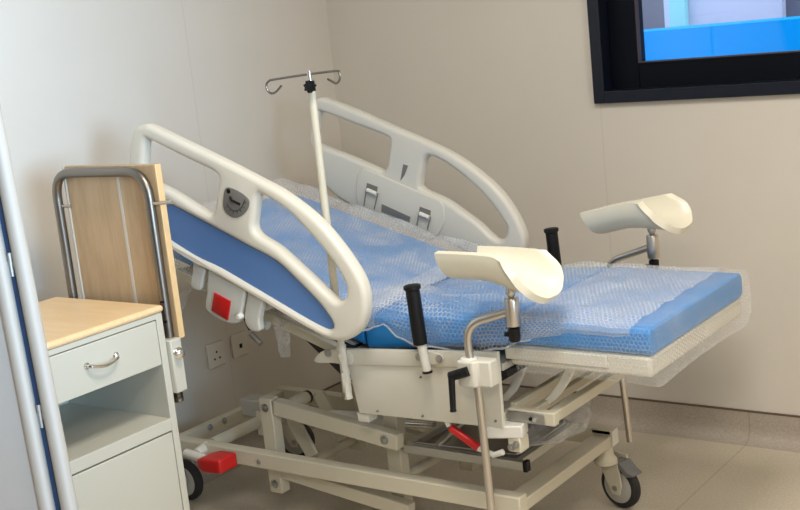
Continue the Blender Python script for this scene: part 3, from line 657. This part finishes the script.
def foot_fn(u, v):
    L0 = .045; X1 = .428
    # u runs along the section then closes over the end
    q = u*1.22
    x = L0 + min(q,1)*(X1-L0); close = max(0,(q-1)/.22)
    y0, y1, za, zb = -.609, .009, .612, .764
    if True:
        w_, h_ = y1-y0, zb-za; per = 2*(w_+h_); s = v*per + w_*.5     # start under the deck
        s %= per
        r = .020
        if s < w_: y, z = y1-s, za
        elif s < w_+h_: y, z = y0, za+(s-w_)
        elif s < 2*w_+h_: y, z = y0+(s-w_-h_), zb
        else: y, z = y1, zb-(s-2*w_-h_)
        cy = max(y0+r, min(y1-r, y)); cz = max(za+r, min(zb-r, z)); d = V((y-cy, z-cz))
        if d.length > 1e-6 and abs(d.x) > 1e-6 and abs(d.y) > 1e-6: d = d.normalized()*r; y, z = cy+d.x, cz+d.y
    sag = max(0, (.70-z)/.1)
    if z < .66: z -= .010*max(0,nz(x,y,1,4)+.1)
    z += nz(x,y,z,10)*.003 + nz(x*.4,y*3,z,9)*.002; 
    yy = y + nz(x,.3,z,12)*.003*(1 if y < -.5 else 0)
    if close > 0:
        m_ = (za+zb)/2; k = 1-close*.98
        z = m_ + (z-m_)*k; e = math.sin(min(1,close*3)*PI/2); x = X1 + .006*e + nz(yy,z,1,14)*.004
        yy = -.3 + (yy+.3)*(1-close*.5*(1 if abs(yy+.3) > .28 else .0)) if False else yy*(1)+0
    fold = math.exp(-((x-.30+.05*yy)/.014)**2)*.005 if z > .755 and yy < -.06 else 0
    return (x, yy, z+fold)
o = sheet('bubble_wrap_sheet', 110, 190, foot_fn, WRAP); tag(o, 'tight bubble wrap sleeve around the foot end of the mattress', 'bubble wrap', ws)

# clear plastic bag lying on the tray end
def bag_fn(u, v):
    a = 2*PI*v; t = PI*u
    r = .11*math.sin(t)**.7; n = 1 + .45*nz(math.cos(a)*1.2, math.sin(a)*1.2, u*3+4, 1.6)
    return (-.055 + .085*math.cos(a)*math.sin(t)**.7*n, -.26 + .17*(u-.5)*2*1.0, .343 + .020*math.sin(a)*math.sin(t)**.7*n*(1+1.6*u) + .035*u*u)
o = sheet('plastic_bag', 40, 48, bag_fn, FILM); tag(o, 'crumpled clear plastic bag lying on the tray under the bed', 'plastic bag')

# ------------------------------------------------------------------ drip stand
px_ = -.478; py_ = -.667
iv = empty('drip_pole', (px_,py_,.52), 'slim white drip pole with two steel hooks and black star knob', 'drip pole')
bm = B(); cyl(bm, (px_,py_,.53), (px_,py_,1.372), .0105); obj('pole', bm, CREAM, iv)
bm = B(); cyl(bm, (px_,py_,1.372), (px_,py_,1.392), .013); tube(bm, [(px_,py_,1.385),(px_-.001,py_,1.418)], .0065); obj('stem', bm, STEEL, iv)
hk = [(-0.582,-0.667,1.384),(-0.606,-0.667,1.368),(-0.623,-0.667,1.366),(-0.635,-0.667,1.377),(-0.634,-0.667,1.392),(-0.623,-0.667,1.4),(-0.609,-0.667,1.402),(-0.506,-0.667,1.408),(-0.389,-0.667,1.412),(-0.378,-0.667,1.407),(-0.376,-0.667,1.397),(-0.381,-0.667,1.386),(-0.391,-0.667,1.38),(-0.401,-0.667,1.384),(-0.418,-0.667,1.393)]
bm = B(); tube(bm, smooth2(hk,4,False), .0032, 10); obj('hook_bar', bm, DSTEEL, iv)
bm = B(); kc = V([(-0.461,-0.69,1.378)][0])
st = [(kc.x + (.0165 if i % 4 < 2 else .0125)*math.cos(2*PI*i/28), kc.z + (.0165 if i % 4 < 2 else .0125)*math.sin(2*PI*i/28)) for i in range(28)]
plate(bm, st, [], -.70, -.682, .002, 2); cyl(bm, (kc.x,-.684,kc.z), (px_,py_,kc.z), .006, n=12); obj('star_knob', bm, BLACK, iv)
bm = B(); rings = []
for i in range(13):
    z = .665 - .155*i/12; ring_ = []
    for k in range(14):
        a = 2*PI*k/14; r = .0125 + .007*nz(math.cos(a), math.sin(a), z*30, 2.1)
        ring_.append((px_+.004*i/12*1.5 + r*math.cos(a)*(1-.03*i), py_ + r*math.sin(a)*.9, z))
    rings.append(ring_)
loft(bm, rings); obj('tape_sleeve', bm, PALE, iv)

# ------------------------------------------------------------------ leg supports
def leg_support(y, label, pitch, yaw, dx, dz, rod):
    r = empty('leg_support', (-.035,y,.66), label, 'leg rest', 'padded leg rests on steel rods')
    b = B(); tube(b, rod, .0105, 14, fil=.055); obj('rod', b, STEEL, r)
    j = V(rod[-1])
    b = B(); lathe(b, j+V((0,0,-.037)), (0,0,1), [(0,.014),(0,.0165),(.004,.018),(.066,.018),(.070,.0165),(.070,.010)], 20); jb = obj('joint_clamp', b, STEEL, r)
    b = B(); lathe(b, j+V((0,0,-.037)), (0,0,-1), [(0,.010),(.004,.010),(.006,.015),(.036,.0145),(.040,.012)], 14); cyl(b, j+V((0,0,-.060)), j+V((-.025,-.004,-.060)), .006, n=10); obj('joint_knob', b, BLACK, jb)
    b = B(); lathe(b, j+V((0,0,.033)), (0,0,1), [(0,.006),(.014,.013),(.02,.013),(.03,.009),(.036,.012),(.050,.013),(.064,.013)], 16); obj('ball_stem', b, STEEL, jb)
    # trough: half pipe whose near wall ends early and whose floor runs on into a flared heel cup
    n_s, n_t = 26, 24; w_ = .066
    G = []
    for i in range(n_s+1):
        s = i/n_s; row = []
        for k in range(n_t+1):
            th = -1 + 2*k/n_t                                        # -1 near rim, 0 floor, 1 far rim
            a = th*1.45
            x0 = lerp_tab([(-1,-.162),(-.5,-.155),(0,-.132),(.5,-.128),(1,-.125)], th)
            x1 = lerp_tab([(-1,.042),(-.72,.064),(-.36,.088),(0,.108),(.4,.121),(.65,.118),(.82,.107),(1,.066)], th)
            x = x0 + (x1-x0)*s
            dep = .060 + .046*max(0,(x+.06)/.16)**1.3
            yy = w_*math.sin(a)*(.92+.08*s)
            zz = -dep*math.cos(a)**.8 + .016*max(0,-th)**2*(1-max(0,(x-.0)/.12)) + .003*max(0,th)
            fl = max(0,(s-.86)/.14)**2*.008
            yy += fl*math.sin(a); zz -= fl*math.cos(a)
            row.append(V((x, yy, zz)))
        G.append(row)
    b = B(); T_ = .009
    def nrm(i, k):
        du = G[min(i+1,n_s)][k]-G[max(i-1,0)][k]; dv = G[i][min(k+1,n_t)]-G[i][max(k-1,0)]
        return du.cross(dv).normalized()
    inner = [[b.verts.new(G[i][k]) for k in range(n_t+1)] for i in range(n_s+1)]
    sgn_ = 1 if nrm(n_s//2, n_t//2).z < 0 else -1
    outer_ = [[b.verts.new(G[i][k]+nrm(i,k)*sgn_*T_*2.1) for k in range(n_t+1)] for i in range(n_s+1)]
    for i in range(n_s):
        for k in range(n_t):
            b.faces.new((inner[i][k],inner[i+1][k],inner[i+1][k+1],inner[i][k+1])); b.faces.new((outer_[i][k],outer_[i][k+1],outer_[i+1][k+1],outer_[i+1][k]))
    loop = [(0,k) for k in range(n_t)] + [(i,n_t) for i in range(n_s)] + [(n_s,k) for k in range(n_t,0,-1)] + [(i,0) for i in range(n_s,0,-1)]
    for (i,k),(i2,k2) in zip(loop, loop[1:]+loop[:1]): b.faces.new((inner[i][k],inner[i2][k2],outer_[i2][k2],outer_[i][k]))
    M_ = Matrix.Translation(j+V((dx,.0,dz))) @ Matrix.Rotation(yaw,4,'Z') @ Matrix.Rotation(pitch,4,'Y')
    bmesh.ops.transform(b, matrix=M_, verts=b.verts[:])
    o = obj('leg_cup', b, CREST, r, bevel=.0085, seg=3, angle=70)
    ss = o.modifiers.new('soft', 'SUBSURF'); ss.levels = 1; ss.render_levels = 1
    return r
rod_n = [(-0.011,-0.7,0.272),(-0.016,-0.7,0.605)] + [(-.034,-.70,.672),(-.034,-.70,.762)] + [(.085,-.668,.795)]
leg_support(-.70, 'cream leg rest nearer the camera, over the bubble wrapped seat', math.radians(0), 0, .0, .156, rod_n)
rod_f = [(-.005,.095,.175),(-.020,.095,.45),(-.034,.095,.672),(-.034,.095,.745),(.118,.085,.800)]
leg_support(.095, 'cream leg rest on the far side of the bed beside the wall', math.radians(-13.5), math.radians(0), -.032, .144, rod_f)

# ------------------------------------------------------------------ bedside cabinet
CX0, CX1, CY0, CY1, CZT = -1.262, -.82, -1.44, -.99, .842
cb = empty('bedside_cabinet', (-1.04,-1.215,0), 'pale grey steel bedside cabinet with maple top and steel tube frame', 'cabinet')
bm = B()
box(bm, (CX0,CY0,.10), (CX1,CY0+.022,.822)); box(bm, (CX0,CY1-.022,.10), (CX1,CY1,.822)); box(bm, (CX0,CY0+.022,.10), (CX0+.012,CY1-.022,.822))
box(bm, (CX0+.012,CY0+.022,.10), (CX1,CY1-.022,.125)); box(bm, (CX0+.012,CY0+.022,.807), (CX1,CY1-.022,.822)); box(bm, (CX0+.012,CY0+.022,.682), (CX1-.36,CY1-.022,.690))
obj('body', bm, CAB, cb, bevel=.0015)
obj('shelf', box(B(), (CX0+.012,CY0+.022,.494), (CX1,CY1-.022,.529)), CAB, cb, bevel=.002)
dr = obj('drawer', box(B(), (CX1-.03,CY0+.025,.682), (CX1+.001,CY1-.0255,.8045)), CAB, cb, bevel=.002)
obj('drawer_box', box(B(), (CX1-.36,CY0+.024,.684), (CX1-.031,CY1-.024,.79)), CAB, dr)
hy0, hy1, hz = -1.262, -1.166, .748
bm = B(); tube(bm, smooth2([(CX1+.001,hy0,hz+.004),(CX1+.014,hy0+.003,hz+.003),(CX1+.021,hy0+.02,hz-.002),(CX1+.023,(hy0+hy1)/2,hz-.006),(CX1+.021,hy1-.02,hz-.002),(CX1+.014,hy1-.003,hz+.003),(CX1+.001,hy1,hz+.004)],4,False), .0045, 10)
for y in (hy0,hy1): lathe(bm, (CX1+.0005,y,hz+.004), (1,0,0), [(0,.009),(.003,.009),(.004,.006)], 14)
obj('handle', bm, CHROME, dr)
obj('door', box(B(), (CX1-.018,CY0+.025,.128), (CX1+.001,CY1-.0255,.490)), CAB, cb, bevel=.002)
obj('top', box(B(), (CX0-.006,CY0-.008,.8225), (CX1+.006,CY1+.006,CZT)), WOODTOP, cb, bevel=.009, seg=4)
bm = B()
for x in (CX0+.05,CX1-.05):
    for y in (CY0+.05,CY1-.05):
        b = B(); lathe(b, (x,y,0), (0,0,1), [(0,.020),(.004,.023),(.09,.020),(.0995,.026)], 16); obj('foot', b, RUBBER, cb)
bm.free()
# steel tube frame with folded board
FYU = -.960
uf = obj('tube_frame', tube(B(), [(-1.222,FYU,.50),(-1.222,FYU,1.200),(-.836,FYU,1.200),(-.836,FYU,.56)], .0135, 16, fil=.075), DSTEEL, cb)
obj('pivot_pin', cyl(B(), (-1.222,FYU,1.103), (-1.185,-.945,1.103), .0048, n=12), STEEL, uf)
obj('pivot_pin', cyl(B(), (-.836,FYU,1.112), (-.752,FYU,1.118), .0048, n=12), STEEL, uf)
for z in (.845,.79): obj('hole', cyl(B(), (-.836,FYU-.0138,z), (-.826,FYU-.0095,z), .0035, n=10), BLACK, uf)
BY0, BY1 = -.944, -.924
bo_ = obj('folded_board', box(B(), (-1.192,BY0,.735), (-.820,BY1,1.216)), WOODB, cb, bevel=.002)
obj('edge_band', box(B(), (-.820,BY0-.0005,.735), (-.814,BY1+.0005,1.216)), WOODE, bo_, bevel=.002)
obj('edge_band', box(B(), (-1.199,BY0-.004,.735), (-1.192,BY1,1.216)), STRIPE, bo_, bevel=.001)
obj('groove_strip', box(B(), (-.976,BY0-.0012,.736), (-.966,BY0+.001,1.205)), STRIPE, bo_)
bk = obj('frame_bracket', box(B(), (-.882,-.9885,.592), (-.805,-.948,.742)), CAB, cb, bevel=.004)
kb = V((-.800,-.99,.703)); bm = B(); lathe(bm, (-.806,-.968,.703), (1,-.25,0), [(0,.016),(.006,.016),(.007,.007),(.012,.007),(.013,.011),(.022,.011),(.024,.007)], 16); obj('clamp_screw', bm, CHROME, bk)
bm = B(); lathe(bm, (-.836,FYU,.592), (0,0,-1), [(0,.0135),(.022,.0135),(.023,.0145),(.032,.0145),(.034,.011)], 16); obj('tube_end', bm, DSTEEL, bk)

# ------------------------------------------------------------------ wall sockets
def wall_socket(y, z, w_, h_, label, holes):
    r = empty('wall_socket', (XL,y,z), label, 'socket', 'wall sockets under the bed head')
    pl = [(y+sx*(w_/2-.008)+.008*math.cos(t), z+sz*(h_/2-.008)+.008*math.sin(t)) for sx, sz, t0 in ((1,1,0),(-1,1,PI/2),(-1,-1,PI),(1,-1,1.5*PI)) for t in [t0+PI/2*i/4 for i in range(5)]]
    obj('face_plate', plate(B(), pl, [], XL, XL+.011, .004, 3, ax=0), SOCK, r)
    if holes == 3:
        for dy, dz in ((0,.014),(-.013,-.010),(.013,-.010)): obj('socket_hole', cyl(B(), (XL+.0105,y+dy,z+dz-.004), (XL+.0118,y+dy,z+dz-.004), .0042, n=12), BLACK, r)
    else: obj('socket_hole', box(B(), (XL+.0105,y-.006,z-.012), (XL+.0118,y+.008,z+.004)), BLACK, r)
    return r
wall_socket(-.192, .418, .086, .090, 'square three hole power socket on the wall under the backrest', 3)
wall_socket(-.068, .420, .080, .090, 'square data socket with one black port on the wall under the backrest', 1)

# ------------------------------------------------------------------ folding screen at the left edge
sp_ = [V(q) for q in [(-0.027,-1.955,0.969),(-0.115,-1.907,1.445),(-0.057,-1.977,0.973),(-0.145,-1.929,1.449)]]
def at_z(a, b, z): return a + (b-a)*((z-a.z)/(b.z-a.z))
Z0, Z1 = .03, 1.75
P0, P1 = at_z(sp_[0],sp_[1],Z0), at_z(sp_[0],sp_[1],Z1); Q0, Q1 = at_z(sp_[2],sp_[3],Z0), at_z(sp_[2],sp_[3],Z1)
left = V((-.81,-.58,0)).normalized(); away = V((-.58,.81,0)).normalized()
fs = empty('folding_screen', (P0.x,P0.y,0), 'white tubular folding screen standing close at the left edge', 'screen')
def sheet_between(a0, a1, off, t, z0=.10, z1=1.70):
    b = B(); n = left.cross(V((0,0,1)))*t
    def pt(k, z): return (at_z(a0, a1, z)) + off*k
    loft(b, [[pt(k,z)+n, pt(1-k,z)+n, pt(1-k,z)-n, pt(k,z)-n] for k, z in ((0,z0),(0,z1))]); return b
for a, b_ in ((P0,P1),(Q0,Q1),(Q0+left*.75,Q1+left*.75),(P0+left*.70+away*.10,P1+left*.70+away*.10)):
    obj('post', cyl(B(), a, b_, .0138), SCRW, fs)
    b = B(); d_ = (a-b_).normalized(); lathe(b, a-d_*.002, d_, [(0,.0145),(.024,.0140),(.031,.010)], 14); obj('foot_cap', b, RUBBER, fs)
obj('panel', sheet_between(Q0, Q1, left*.75, .006), SCRP, fs)
obj('blue_fabric', sheet_between(P0, P1, left*.70+away*.10, .002), SCRB, fs)
for z in (.40,.945,1.195):
    g0 = (at_z(P0,P1,z)+at_z(Q0,Q1,z))/2
    b = B(); cyl(b, g0-V((0,0,.02)), g0+V((0,0,.02)), .0045, n=10); beam(b, g0-left*.012, g0+left*.012, .004, .010); obj('hinge', b, GALV, fs)

# ------------------------------------------------------------------ camera and view
cd = bpy.data.cameras.new('camera'); cam = bpy.data.objects.new('camera', cd); C.objects.link(cam)
cd.sensor_width = 36; cd.lens = 54.329; cd.clip_start = .05
Rm = [[0.805525, -0.029922, 0.591805], [0.583513, 0.213924, -0.783422], [-0.10316, 0.976392, 0.189781]]
cam.matrix_world = Matrix.Translation(V((1.6186,-3.1311,1.5234))) @ Matrix(Rm).to_4x4()
sc.camera = cam
sc.view_settings.view_transform = 'Standard'; sc.view_settings.look = 'None'; sc.view_settings.gamma = 1; sc.view_settings.exposure = 0.0
sc.cycles.use_denoising = True
sc.cycles.transparent_max_bounces = 16
for o in C.objects:
    if '_w' in o: del o['_w']
